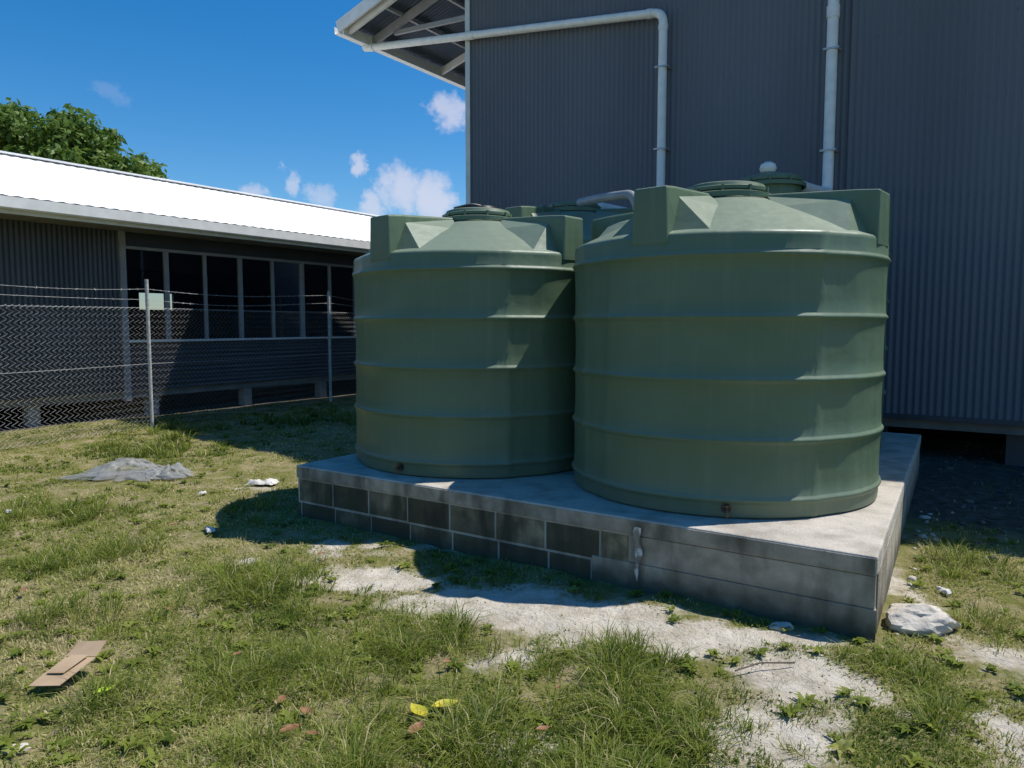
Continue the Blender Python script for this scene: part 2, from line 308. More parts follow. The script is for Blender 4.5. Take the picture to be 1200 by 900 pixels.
for row,(z0,z1) in enumerate(((-.07,.122),(.132,.320))):
    b_=.125+.2*row
    while b_<4.7:
        b1=min(b_+.39,4.84); boxab('block_%d'%k,4.3,4.394,b_,b1,z0,z1,random.choice(M['blocks']),pad,bevel=.006); k+=1; b_=b1+.01
# ------------------------------------------------------------------ tanks
RT=1.068
ribs=[.115,.475,.84,1.215,1.585]
def prof():
    p=[(0.0,0.0),(RT-.03,0.0),(RT-.004,.012),(RT,.04)]
    for i,z in enumerate(ribs):
        p+=[(RT,z-.028),(RT+.004,z-.020),(RT+.013,z-.009),(RT+.017,z),(RT+.013,z+.009),(RT+.004,z+.020),(RT,z+.028)]
        if i<4:
            zn=ribs[i+1]; 
            for t in (.3,.5,.7): p.append((RT-.004*math.sin(math.pi*t),z+(zn-z)*t))
    p+=[(RT,1.69),(RT-.003,1.708),(RT-.012,1.720),(RT-.03,1.728)]
    for t in (.25,.5,.75): p.append((RT-.03+(.31-RT+.03)*t,1.728+.312*t+.010*math.sin(math.pi*t)))
    p+=[(.31,2.04),(.29,2.05),(0.0,2.06)]
    return p
def make_tank(a,b,phi,seam,zk,extra):
    c=L(a,b,.43); tk=empty('water_tank',c)
    s0=math.radians(seam)%(2*math.pi); ww=math.radians(15)
    ph=random.uniform(0,6)
    def rf(r,z,th):
        if r<.9 : return r
        rr=r+.003*math.sin(3*th+ph+z*2)+.0018*math.sin(7*th-z*5+ph)
        for q in range(4):
            dth=(th-s0-q*math.pi/2+math.pi)%(2*math.pi)-math.pi
            if 0<=dth<=ww: rr=min(rr, (r*math.cos(ww/2)/math.cos(dth-ww/2))-.002)
            elif -.05<dth<0: rr+=.008*(1+dth/.05)
        return rr
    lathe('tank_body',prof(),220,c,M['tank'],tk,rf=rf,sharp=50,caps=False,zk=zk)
    vs=[];fs=[]
    for q in range(4):
        th=math.radians(phi+90*q); er=Vector((math.cos(th),math.sin(th),0)); et=Vector((-math.sin(th),math.cos(th),0))
        secs=[(RT+.004,2.005,.115,.127,1.655),(RT-.14,2.02,.105,.125,1.72),(.31,2.065,.04,.055,2.0)]
        n0=len(vs)
        for (r,zt,wt,wb,zb) in secs:
            for (s,z) in ((-wb,zb),(-wt,zt),(wt,zt),(wb,zb)): vs.append(c+er*r+et*s+Vector((0,0,z*zk)))
        for i in range(2):
            o=n0+4*i
            for j in range(4): fs.append((o+j,o+(j+1)%4,o+4+(j+1)%4,o+4+j))
        fs.append((n0,n0+1,n0+2,n0+3)); fs.append((n0+8,n0+9,n0+10,n0+11))
    mk('lifting_lugs',vs,fs,M['tank'],tk,bevel=.014)
    vs=[];fs=[]
    for q in range(4):
        for sg in (-1,1):
            th=math.radians(phi+90*q); n0=len(vs)
            def P(r,dt,z): 
                t=th+sg*dt; return c+Vector((r*math.cos(t),r*math.sin(t),z*zk))
            vs+=[P(RT-.17,.11,1.965),P(RT-.045,.125,1.725),P(RT-.045,.36,1.722),P(.33,.12,2.05),P(.50,.42,1.945)]
            fs+=[(n0,n0+1,n0+2),(n0,n0+2,n0+4),(n0,n0+4,n0+3)]
    mk('lug_gussets',vs,fs,M['tank'],tk,recalc=False)
    rise=extra.get('neck',0)
    cz=c+Vector((0,0,2.06*(zk-1)+rise))
    if rise: lathe('lid_neck',[(.29,2.0-rise),(.29,2.05)],64,cz,M['tank'],tk,sharp=30)
    lathe('access_lid',[(0,2.03),(.285,2.03),(.285,2.09),(.30,2.095),(.30,2.118),(.285,2.123),(.275,2.145),(.25,2.153),(0,2.16)],64,cz,M['tank'],tk,sharp=30)
    for q in range(10):
        th=q*.628; boxp=[cz+Vector((math.cos(th+d_)*r_,math.sin(th+d_)*r_,0)) for (r_,d_) in ((.295,-.03),(.295,.03),(.312,.03),(.312,-.03))]
        prism('lid_clip_%d'%q,boxp,cz.z+2.06,cz.z+2.122,M['tank'],tk)
    lathe('lid_ring',[(.318,2.04),(.335,2.04),(.335,2.075),(.318,2.08)],64,cz,M['tank'],tk,sharp=30,caps=False)
    if extra.get('tap') is not None:
        th=math.radians(extra['tap']); er=Vector((math.cos(th),math.sin(th),0)); et=Vector((-er.y,er.x,0))
        p=c+er*(RT-.02)+Vector((0,0,.066)); q=c+er*(RT+.06)+Vector((0,0,.066))
        tube('outlet_flange',[p,c+er*(RT+.012)+Vector((0,0,.066))],.03,M['black'],tk,r=0)
        tube('outlet_tap',[p,q,q+Vector((0,0,-.04))+er*.012],.010,M['brass'],tk,r=.02)
        h=c+er*(RT+.045)+Vector((0,0,.086)); tube('tap_handle',[h-et*.022,h+et*.022],.005,M['brass'],tk,r=0)
        tube('tap_stem',[h-Vector((0,0,.02)),h+Vector((0,0,.003))],.006,M['brass'],tk,r=0)
    return tk,c,cz
t1,c1,_=make_tank(1.256,1.30,-130,-73,1,{'tap':-103})
t2,c2,_=make_tank(3.42,1.238,-133,-74,1,{'tap':-122})
t3,c3,z3=make_tank(1.52,3.44,-128,-70,1.13,{'neck':.17})
t4,c4,z4=make_tank(3.68,3.40,-130,-75,1.18,{})
lathe('inlet_strainer',[(0,2.15),(.15,2.15),(.16,2.165),(.15,2.185),(.05,2.195),(0,2.195)],32,c2+Vector((.02,0,0)),M['black'],t2)
tube('strainer_strap',[c2+Vector((-.2,-.1,2.165)),c2+Vector((-.05,-.05,2.21)),c2+Vector((.2,.05,2.165))],.012,M['black'],t2,r=.05)
lathe('vent_cap',[(0,2.15),(.03,2.15),(.03,2.17),(.065,2.18),(.08,2.215),(.067,2.255),(.03,2.278),(0,2.28)],24,z3+Vector((-.06,-.12,.0)),M['pipe'],t3)
boxab('inlet_box',3.66,3.98,2.70,2.96,2.62,2.86,M['tank'],t4,bevel=.02)
tube('inlet_port',[L(3.84,2.695,2.75),L(3.84,2.65,2.75)],.055,M['greypipe'],t4,r=0)
tube('inlet_port_cap',[L(3.84,2.652,2.75),L(3.84,2.64,2.75)],.035,M['black'],t4,r=0)
tube('overflow_pipe',[L(3.40,3.05,2.90),L(3.0,2.75,2.87),L(2.55,2.55,2.84),L(2.45,2.5,2.6)],.045,M['greypipe'],t4,r=.1)
vs=[];fs=[]
for i in range(15):
    t=i/14; z=.385-.33*t; wv=(.034 if t<.5 else .034-.05*(t-.5)*1.1)+.008*math.sin(t*17)
    for j in range(5):
        s=(j/4-.5)*2
        vs.append(L(1.30+s*wv*.6+.006*math.sin(t*9),-.018-.006*math.sin(t*11+j*1.7)-.004*abs(s),z))
for i in range(14):
    for j in range(4): fs.append((i*5+j,i*5+j+1,(i+1)*5+j+1,(i+1)*5+j))
M['film']=pmat('dirty_white_film',(.66,.65,.60),(.24,.22,.18),.6,10,lo=.48,hi=.6)
mk('torn_plastic_strip',vs,fs,M['film'],None,smooth=True)
# ------------------------------------------------------------------ big building
bb=empty('corrugated_building',L(1,8,0))
AC,BW=7.05,5.9; AE=9.2; AR=-5.0; zE=6.70; sl=.30; AM=(AC+AR)/2; ZB=.50
def roofz(a): return zE+ (AE-a)*sl if a>=AM else zE+(AE-AM)*sl-(AM-a)*sl
Wv=L(AR,BW)-L(AC,BW); Lw=Wv.length
nrm=Vector((-V[0],-V[1],0))
sheet('front_wall',L(AC,BW,ZB),Wv,Vector((0,0,1)),nrm,.076,.009,M['wallgrey'],bb,spw=8,topf=lambda t: roofz(AC+(AR-AC)*t)-.05-ZB)
sheet('side_wall_left',L(AC,BW,ZB),L(AC,18)-L(AC,BW),Vector((0,0,roofz(AC)-.05-ZB)),Vector((U[0],U[1],0)),.076,.009,M['wallgrey'],bb,spw=6)
sheet('side_wall_right',L(AR,BW,ZB),L(AR,18)-L(AR,BW),Vector((0,0,roofz(AR)-.05-ZB)),Vector((U[0],U[1],0)),.076,.009,M['wallgrey'],bb,spw=6)
sheet('back_wall',L(AC,18,ZB),Wv,Vector((0,0,1)),nrm,.076,.009,M['wallgrey'],bb,spw=4,topf=lambda t: roofz(AC+(AR-AC)*t)-.05-ZB)
boxab('floor_slab',AR+.05,AC-.05,BW+.06,17.95,.36,ZB+.02,M['timber'],bb)
BO=5.17
up=Vector((0,0,1))
sheet('roof_left',L(AE+.05,BO,roofz(AE+.05)+.03),L(AE,18.6)-L(AE,BO),L(AM,0,roofz(AM))-L(AE+.05,0,roofz(AE+.05)),up,.076,.009,M['roofunder'],bb,spw=6)
AER=AR-1.5
sheet('roof_right',L(AER,BO,roofz(AER)+.03),L(AE,18.6)-L(AE,BO),L(AM,0,roofz(AM))-L(AER,0,roofz(AER)),up,.076,.009,M['roofunder'],bb,spw=6)
def slbeam(name,a0,a1,b_,w_,h_,dz,mat): return beam(name,L(a0,b_,roofz(a0)+dz),L(a1,b_,roofz(a1)+dz),w_,h_,mat,bb)
slbeam('barge_board_left',AE+.09,AM,BO-.02,.035,.20,-.02,M['white'])
slbeam('barge_board_right',AM,AER,BO-.02,.035,.20,-.02,M['white'])
def gutter(name,a,b0,b1,z,par_,w_=.12,h_=.12,mat=None):
    prof_=[(0,h_),(0,0.02),(.02,0),(w_-.02,0),(w_,.03),(w_,h_),(w_+.01,h_+.005),(w_+.01,h_-.01),(w_-.006,h_-.01),(w_-.006,.035),(w_-.024,.006),(.024,.006),(.006,.024),(.006,h_)]
    vs=[];
    for bbv in (b0,b1):
        for (x,zz) in prof_: vs.append(L(a+x,bbv,z+zz))
    n=len(prof_); fs=[(i,(i+1)%n,n+(i+1)%n,n+i) for i in range(n)]+[tuple(range(n)),tuple(range(n,2*n))]
    return mk(name,vs,fs,mat or M['white'],par_)
gutter('gutter',AE+.02,BO-.03,18.5,zE-.16,bb,.14,.13)
beam('fascia_board',L(AE-.02,BO,zE-.10),L(AE-.02,18.5,zE-.10),.03,.17,M['white'],bb)
for i in range(7):
    b_=BW-.02+1.9*i if i else BO+.12
    beam('rafter_%d'%i,L(AE-.04,b_,roofz(AE-.04)-.10),L(AC-.02,b_,roofz(AC)-.10),.05,.13,M['white'],bb)
beam('lookout_rafter',L(AE-.04,BW-.03,roofz(AE)-.10),L(AC+.02,BW-.03,roofz(AC)-.10),.05,.14,M['frame'],bb)
for a_ in (AE-.75,AE-1.5):
    beam('purlin',L(a_,BO+.02,roofz(a_)-.03),L(a_,18.5,roofz(a_)-.03),.05,.05,M['frame'],bb)
for i in range(3):
    b_=BW+.0+3.8*i
    beam('eave_strut_%d'%i,L(AC+.02,b_+.04,roofz(AC)-.75),L(AE-.5,b_+.04,roofz(AE-.5)-.17),.05,.07,M['frame'],bb)
beam('corner_trim',L(AC+.014,BW-.020,ZB-.02),L(AC+.014,BW-.020,roofz(AC)-.1),.075,.06,M['white'],bb)
boxab('base_flashing',AR,AC-.04,BW-.02,BW-.012,ZB-.03,ZB+.03,M['wallgrey2'],bb)
boxab('sheet_lap',1.275,1.285,BW-.018,BW-.008,ZB,roofz(1.3)-.3,M['wallgrey2'],bb)
for i in range(9):
    for j,b_ in enumerate((BW+.25,9,12.5)):
        a_=AC-.3-i*1.45; boxab('stump_%d_%d'%(i,j),a_,a_-.2,b_,b_+.2,-.1,.36,M['wallgrey2'],bb)
vs=[];fs=[]
for z in (1.4,2.3,3.2,4.1,5.0,5.9,6.8):
    a_=AC-.15
    while a_>AR+.1:
        if z<roofz(a_)-.3:
            n0=len(vs); c=L(a_,BW-.0115,z)
            for i in range(6):
                t=i*math.pi/3; vs.append(c+Vector((U[0],U[1],0))*(.007*math.cos(t))+Vector((0,0,.007*math.sin(t))))
            for i in range(6):
                t=i*math.pi/3; vs.append(c+nrm*.005+Vector((U[0],U[1],0))*(.005*math.cos(t))+Vector((0,0,.005*math.sin(t))))
            fs.append(tuple(range(n0+6,n0+12)))
            for i in range(6): fs.append((n0+i,n0+(i+1)%6,n0+6+(i+1)%6,n0+6+i))
        a_-=.228
mk('cladding_screws',vs,fs,M['screw'],bb)
# ------------------------------------------------------------------ pipes
BP=BW-.11
def coupling(p,d,rad,mat,par_,ln=.07):
    d=Vector(d).normalized(); tube('coupling',[Vector(p)-d*ln/2,Vector(p)+d*ln/2],rad,mat,par_,r=0)
g0=L(AE+.09,5.83,zE-.15); g1=L(AE+.09,5.80,6.50); e1=L(3.64,BP,5.84); e2=L(3.64,BP,3.06)
dp=empty('downpipe',e1)
tube('pipe_run',[g0,g1,e1,e2,L(3.66,4.6,3.02),L(3.68,3.6,2.99),L(3.68,3.6,2.9)],.060,M['pipe'],dp,r=.14,res=8)
coupling(e1+Vector((0,0,-.2)),(0,0,1),.068,M['pipe'],dp); coupling(e1+(g1-e1).normalized()*.2,(g1-e1),.068,M['pipe'],dp)
coupling(g1+(e1-g1)*.42,(g1-e1),.066,M['pipe'],dp,.12); coupling(g1+(e1-g1).normalized()*.18,(g1-e1),.068,M['pipe'],dp)
for z in (5.1,4.0,3.3):
    boxab('pipe_clip',3.55,3.73,BP-.066,BW-.012,z,z+.025,M['steel'],dp)
d2=empty('downpipe',L(1.46,BP,5))
tube('pipe_run',[L(1.46,BP,8.4),L(1.46,BP,3.20),L(1.47,4.9,3.12),L(1.48,4.15,3.07),L(1.48,4.15,2.45)],.065,M['pipe'],d2,r=.12,res=8)
coupling(L(1.46,BP,5.35),(0,0,1),.075,M['pipe'],d2,.14)
for z in (6.4,4.9,3.7): boxab('pipe_clip',1.37,1.55,BP-.07,BW-.012,z,z+.025,M['steel'],d2)
# ------------------------------------------------------------------ left building
lb=empty('louvre_window_building',L(15,6,0))
AW=11.96; B0=-7.0; B1=20.0; zs=1.33; zh=2.92; EV=10.95; zf=3.10
nl=Vector((-U[0],-U[1],0))
WB0=2.72
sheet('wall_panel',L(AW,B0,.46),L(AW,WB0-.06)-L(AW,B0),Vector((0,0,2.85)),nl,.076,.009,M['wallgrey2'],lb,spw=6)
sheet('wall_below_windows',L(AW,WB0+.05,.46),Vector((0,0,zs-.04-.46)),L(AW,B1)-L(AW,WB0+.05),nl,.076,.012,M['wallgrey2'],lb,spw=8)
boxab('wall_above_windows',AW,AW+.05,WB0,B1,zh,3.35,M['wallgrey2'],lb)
boxab('window_sill',AW-.07,AW+.08,WB0+.04,B1,zs-.04,zs,M['white'],lb,bevel=.005)
boxab('window_head',AW-.03,AW+.048,WB0+.04,B1,zh-.05,zh-.002,M['frame'],lb)
boxab('wall_post',AW-.05,AW+.05,WB0-.05,WB0+.04,.3,3.2,M['frame'],lb)
mg,nt,b=nodes('window_glass'); lk=nt.links.new
tr=N(nt,'ShaderNodeBsdfTransparent'); tr.inputs[0].default_value=(.55,.60,.66,1); gl=N(nt,'ShaderNodeBsdfGlossy'); gl.inputs['Roughness'].default_value=.03; gl.inputs['Color'].default_value=(.8,.85,.9,1)
fr=N(nt,'ShaderNodeFresnel'); fr.inputs[0].default_value=1.5; ms=N(nt,'ShaderNodeMixShader'); lk(fr.outputs[0],ms.inputs[0]); lk(tr.outputs[0],ms.inputs[1]); lk(gl.outputs[0],ms.inputs[2]); lk(ms.outputs[0],nt.nodes['Material Output'].inputs[0])
b_=WB0+.04; i=0
while b_<B1-.8:
    w2=.045 if i%2 else .07
    boxab('mullion_%d'%i,AW-.035,AW+.05,b_+.70,b_+.70+w2,zs+.001,zh-.051,M['frame'],lb)
    mk('glass_pane_%d'%i,[L(AW+.02,b_,zs),L(AW+.02,b_+.70,zs),L(AW+.02,b_+.70,zh-.05),L(AW+.02,b_,zh-.05)],[(0,1,2,3)],mg,lb)
    b_+=.70+w2; i+=1
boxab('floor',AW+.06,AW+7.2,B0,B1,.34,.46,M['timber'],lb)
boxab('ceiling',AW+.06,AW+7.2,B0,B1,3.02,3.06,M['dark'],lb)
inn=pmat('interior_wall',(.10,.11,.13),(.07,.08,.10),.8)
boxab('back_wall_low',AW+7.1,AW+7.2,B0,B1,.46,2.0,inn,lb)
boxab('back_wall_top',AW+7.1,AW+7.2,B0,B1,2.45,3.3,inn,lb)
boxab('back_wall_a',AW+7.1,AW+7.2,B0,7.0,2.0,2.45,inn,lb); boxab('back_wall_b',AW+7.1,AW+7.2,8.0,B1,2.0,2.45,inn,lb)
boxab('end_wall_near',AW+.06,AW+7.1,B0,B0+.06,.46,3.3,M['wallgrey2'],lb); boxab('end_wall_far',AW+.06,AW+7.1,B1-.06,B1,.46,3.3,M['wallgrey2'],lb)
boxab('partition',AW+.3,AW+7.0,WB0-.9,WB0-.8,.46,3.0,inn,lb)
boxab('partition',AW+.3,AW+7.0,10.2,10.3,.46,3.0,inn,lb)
for i in range(6):
    boxab('desk_%d'%i,AW+1.2,AW+1.9,3.5+i*1.6,4.5+i*1.6,1.15,1.20,M['timber'],lb)
AG=14.55; zR=4.62; AB_=AG+3.6
sheet('roof_front',L(EV-.10,B0-.5,3.34),L(0,B1+.5)-L(0,B0-.5),L(AG,0,zR)-L(EV-.10,0,3.34),up,.19,.006,M['whiteroof'],lb,spw=6)
sheet('roof_back',L(AB_+2,B0-.5,3.34),L(0,B1+.5)-L(0,B0-.5),L(AG,0,zR)-L(AB_+2,0,3.34),up,.19,.006,M['whiteroof'],lb,spw=4)
beam('ridge_cap',L(AG,B0-.5,zR+.01),L(AG,B1+.5,zR+.01),.3,.03,M['whiteroof'],lb)
beam('fascia',L(EV+.01,B0-.5,zf+.11),L(EV+.01,B1+.5,zf+.11),.03,.2,M['white'],lb)
gutter('gutter',EV-.13,B0-.5,B1+.5,zf+.06,lb,.11,.165)
boxab('soffit',EV+.03,AW-.001,B0-.4,B1+.4,3.155,3.17,M['timber'],lb)
for i in range(14):
    for j in (0,1,2):
        bq=B0+.4+i*1.95; boxab('stump_%d_%d'%(i,j),AW+.1+j*3.2,AW+.28+j*3.2,bq,bq+.18,-.1,.34,M['stump'],lb)
# ------------------------------------------------------------------ fence
F1=Vector((-5.55,11.36,0)); F2=Vector((-3.78,15.4,0)); fd=(F2-F1).normalized()
fe=empty('chain_link_fence',F1)
FS=F1-fd*4.41*1.0; FEnd=F2+fd*1.4; FL=(FEnd-FS).length
p_=.085; dz=.047; nz_=39; crv=[]
fnr=Vector((fd.y,-fd.x,0))
for j in range(int(FL/p_)):
    P=[]
    for k in range(nz_+1):
        s=j*p_+(p_*1.03 if k%2 else 0)-.0
        sag=.012*math.sin(s*1.3)+.02*math.sin(s*2.9+1)*((k/nz_)-.3)
        P.append(FS+fd*s+fnr*(sag+(.003 if k%2 else -.003))+Vector((0,0,.02+k*dz)))
    crv.append(P)
tube('wire_mesh',None,.0027,M['wire'],fe,res=0,curves=crv)
wires=[]
for z,sg in ((1.85,.015),(1.0,.02)):
    wires.append([FS+fd*s+fnr*.01+Vector((0,0,z-sg*math.sin(math.pi*((s/4.41)%1)))) for s in np.arange(0,FL,.2)])
def bw(s,z,sg,ph): return FS+fd*s+Vector((0,0,z+.035*math.sin(s*.9+ph)-sg*math.sin(math.pi*((s/4.41)%1))))
for z,sg,ph in ((2.00,.06,0),(2.17,.09,.8)):
    wires.append([bw(s,z,sg,ph) for s in np.arange(0,FL,.2)])
    for s in np.arange(.05,FL,.14):
        c=bw(s,z,sg,ph); d=Vector((random.uniform(-1,1),random.uniform(-1,1),random.uniform(-1,1))).normalized()*.022
        wires.append([c-d,c+d])
tube('strand_wires',None,.0025,M['wire'],fe,res=0,curves=wires)
for i,pp in enumerate((FS,F1,F2)):
    tube('post_%d'%i,[pp+Vector((0,0,-.2)),pp+Vector((0,0,2.28))],.027 if i!=2 else .03,M['wire'],fe,r=0,res=6)
# ------------------------------------------------------------------ tree
def make_tree(base,h,crown_c,crown_r,n,seed):
    tr=empty('broadleaf_tree',base); rg=np.random.default_rng(seed); base=Vector(base)
    top=base+Vector((0,0,h*.55))
    tube('trunk',[base,base+Vector((.15,.1,h*.25)),top],.32,M['bark'],tr,r=0,radii=[1.2,.9,.55])
    cl=[]
    for i in range(80):
        v=Vector(rg.normal(size=3)); v.normalize(); v.z=abs(v.z)*1.0-.25
        q=rg.uniform(.5,1.03); p=Vector(crown_c)+Vector((v.x*crown_r[0],v.y*crown_r[1],v.z*crown_r[2]))*q
        cl.append((p,rg.uniform(.3,.85)))
    for i in range(14):
        p=cl[i][0]; tube('limb_%d'%i,[top-Vector((0,0,rg.uniform(0,1.2))),(top+p)/2+Vector((0,0,.3)),p],.11,M['bark'],tr,r=0,radii=[1.1,.7,.25],res=3)
    cs=np.array([list(c[0]) for c in cl]); rs=np.array([c[1] for c in cl])
    idx=rg.integers(0,len(cl),n); d=rg.normal(size=(n,3)); d/=np.linalg.norm(d,axis=1)[:,None]
    rr=rs[idx]*rg.uniform(.2,1.35,n)**.8
    pos=cs[idx]+d*rr[:,None]*np.array([1,1,.7])
    s=rg.uniform(.07,.14,n)
    nn=d*.6+rg.normal(size=(n,3))*.7+np.array([0,0,.5]); nn/=np.linalg.norm(nn,axis=1)[:,None]
    t=np.cross(nn,rg.normal(size=(n,3))); t/=np.linalg.norm(t,axis=1)[:,None]; bt=np.cross(nn,t)
    v0=pos-t*s[:,None]*1.3; v1=pos+bt*s[:,None]*.6; v2=pos+t*s[:,None]*1.3; v3=pos-bt*s[:,None]*.6
    vs=np.stack([v0,v1,v2,v3],1).reshape(-1,3); fs=np.arange(4*n).reshape(n,4)
    o=npmesh('foliage',vs,fs,4,M['leaf'],tr)
    tint=np.clip(rg.normal(.5,.2,n)+(rs[idx]-.6)*.4,0,1); tint=np.repeat(tint,4)
    setcol(o,'tint',np.stack([tint,tint,tint,np.ones_like(tint)],1))
def leafmat(name,c1,c2,c3,tl=.35,rough=.5):
    m,nt,b=nodes(name); lk=nt.links.new; at=N(nt,'ShaderNodeAttribute',attribute_name='tint')
    r=N(nt,'ShaderNodeValToRGB'); e=r.color_ramp.elements; e[0].position=.05;e[1].position=.97; e[0].color=(*c1,1); e[1].color=(*c3,1); x=e.new(.6); x.color=(*c2,1)
    lk(at.outputs['Fac'],r.inputs[0]); lk(r.outputs[0],b.inputs['Base Color']); b.inputs['Roughness'].default_value=rough; b.inputs['Specular IOR Level'].default_value=.25
    t=N(nt,'ShaderNodeBsdfTranslucent'); lk(r.outputs[0],t.inputs[0]); ms=N(nt,'ShaderNodeMixShader'); ms.inputs[0].default_value=tl
    lk(b.outputs[0],ms.inputs[1]); lk(t.outputs[0],ms.inputs[2]); lk(ms.outputs[0],nt.nodes['Material Output'].inputs[0]); return m
M['leaf']=leafmat('tree_leaves',(.05,.11,.015),(.13,.21,.035),(.21,.28,.06))
M['grass']=leafmat('grass_blades',(.075,.125,.016),(.26,.305,.045),(.60,.52,.28),.42,.6)
make_tree((-16.9,26.5,0),9,(-17.0,26.5,7.0),(4.2,3.6,2.7),26000,4)
# ------------------------------------------------------------------ grass
def grass_blades(x,y,z,h,w_,lean,az,tint):
    n=len(x); dirx=np.cos(az); diry=np.sin(az); px=-diry; py=dirx
    P0=np.stack([x,y,z-.005],1); d=np.stack([dirx,diry,np.zeros(n)],1); s=np.stack([px,py,np.zeros(n)],1)
    ph=rng.uniform(-.9,.9,n); s=s*np.cos(ph)[:,None]+d*np.sin(ph)[:,None]
    upv=np.array([0,0,1.])
    mid=P0+d*(h*lean*.35)[:,None]+upv*(h*.55)[:,None]
    tip=P0+d*(h*lean)[:,None]+upv*(h*(1-.35*lean))[:,None]
    ww=(w_/2)[:,None]
    vs=np.stack([P0-s*ww,P0+s*ww,mid+s*ww*.8,mid-s*ww*.8,tip],1).reshape(-1,3)
    b0=np.arange(n)*5
    t=np.concatenate([np.stack([b0,b0+1,b0+2],1),np.stack([b0,b0+2,b0+3],1),np.stack([b0+3,b0+2,b0+4],1)])
    return vs,t,np.repeat(tint,5)
n=330000
yy=2.2*(15.5/2.2)**rng.random(n)
xx=(rng.random(n)*1.5-.74)*(yy+.4)
TF=[(-1.6,4.4,.5),(-.5,3.7,.42),(.50,3.25,.42),(.45,2.9,.4),(-.15,2.8,.35),(-.95,3.2,.45),(3.0,5.0,.5),(1.75,3.3,.22),(1.75,2.95,.2),(-2.3,3.9,.4),(-2.9,5.0,.5),(-.7,2.5,.4),(.3,2.4,.35),(-1.7,3.0,.25),(-3.9,6.2,.6),(-2.2,6.3,.4),(-4.5,9.5,.9),(-3.0,12.5,1.6),(-5.3,11.2,1.0),(2.6,3.9,.2),(-3.3,3.9,.3),(-1.2,4.1,.3)]
def tuftf(x,y):
    t=np.zeros_like(x)
    for cx,cy,r_ in TF: t=np.maximum(t,np.clip(1.25-np.hypot(x-cx,y-cy)/r_,0,1))
    return t
S,R=sandf(xx,yy); T=tuftf(xx,yy); a_,b_=ab(xx,yy)
inpad=(a_>-.03)&(a_<4.45)&(b_>-.03)&(b_<4.95)
pn=fbm(xx,yy,3.0,21,4); pl_=fbm(xx,yy,1.1,61,4)
keep=(~inpad)&(rng.random(n)>np.clip(S*1.02,0,.985))&(rng.random(n)>R*.97)&(a_<11.9)&(rng.random(n)<np.clip(3.8*(pn-.41)+2.8*(pl_-.43)+.10+T*.5,.05,1))
xx,yy,S,T,pn=[q[keep] for q in (xx,yy,S,T,pn)]
n=len(xx); hN=fbm(xx,yy,1.5,30,3)
wide=rng.random(n)<.28
h=(.016+.026*rng.random(n)+.08*np.clip(hN-.47,0,1)+.04*T*rng.random(n))*(1-.4*S); h=np.where(wide,h*.7,h)
w_=np.where(wide,.011,.0040)*np.maximum(1,yy/4.2); lean=rng.uniform(.3,1.6,n); az=rng.uniform(0,6.283,n)
big=fbm(xx,yy,.8,40,3)
tint=np.clip(.56+(big-.5)*1.6+(.5-pn)*.9+rng.normal(0,.14,n)+(rng.random(n)<.13)*.45,0,1)
v1,f1,tt1=grass_blades(xx,yy,gh(xx,yy),h,w_,lean,az,tint)
nc=9000
yc=2.2*(14.5/2.2)**rng.random(nc); xc=(rng.random(nc)*1.5-.74)*(yc+.4)
S2,R2=sandf(xc,yc); T2=tuftf(xc,yc)*fbm(xc,yc,5,55,2)*1.8; a_,b_=ab(xc,yc)
kp=(~((a_>-.1)&(a_<4.5)&(b_>-.1)&(b_<5.0)))&(a_<11.8)&(rng.random(nc)<(.05+.6*np.clip(T2,0,1)**1.4))&(R2<.5)&(S2<.85)
xc,yc,T2=xc[kp],yc[kp],np.clip(T2[kp],0,1); nc=len(xc)
kk=38; X2=np.repeat(xc,kk)+rng.normal(0,.030,nc*kk); Y2=np.repeat(yc,kk)+rng.normal(0,.030,nc*kk)
ch=np.repeat(.055+.11*T2*rng.uniform(.5,1.2,nc)*np.where(yc>8,1.5,1),kk); h2=ch*rng.uniform(.4,1.25,nc*kk)
az2=np.arctan2(Y2-np.repeat(yc,kk),X2-np.repeat(xc,kk))+rng.normal(0,.6,nc*kk)
w2=.0044*np.maximum(1,Y2/4.0)*rng.uniform(.7,1.3,nc*kk); ln2=rng.uniform(.3,1.6,nc*kk)
t2=np.clip(np.repeat(rng.normal(.32,.13,nc),kk)+rng.normal(0,.13,nc*kk)+(rng.random(nc*kk)<.12)*.5,0,1)
v2,f2,tt2=grass_blades(X2,Y2,gh(X2,Y2),h2,w2,ln2,az2,t2)
nw=700; yw=2.3*(9/2.3)**rng.random(nw); xw=(rng.random(nw)*1.5-.74)*(yw+.4); Sw,Rw=sandf(xw,yw); a_,b_=ab(xw,yw)
kp=(Sw<.6)&(Rw<.4)&~((a_>-.05)&(a_<4.5)&(b_>-.05)&(b_<5)); xw,yw=xw[kp],yw[kp]; nw=len(xw); kw=9
X3=np.repeat(xw,kw)+rng.normal(0,.012,nw*kw); Y3=np.repeat(yw,kw)+rng.normal(0,.012,nw*kw); sz=np.repeat(rng.uniform(.6,1.3,nw),kw)
v3,f3,tt3=grass_blades(X3,Y3,gh(X3,Y3)+.015,.030*sz,.024*sz,rng.uniform(1.2,1.9,nw*kw),rng.uniform(0,6.283,nw*kw),np.clip(np.repeat(rng.normal(.42,.12,nw),kw)+rng.normal(0,.06,nw*kw),0,.7))
vs=np.concatenate([v1,v2,v3]); fs=np.concatenate([f1,f2+len(v1),f3+len(v1)+len(v2)]); tt=np.concatenate([tt1,tt2,tt3])
go=npmesh('grass',vs,fs,3,M['grass']); setcol(go,'tint',np.stack([tt,tt,tt,np.ones_like(tt)],1))
print('GRASS',n,nc,len(fs))
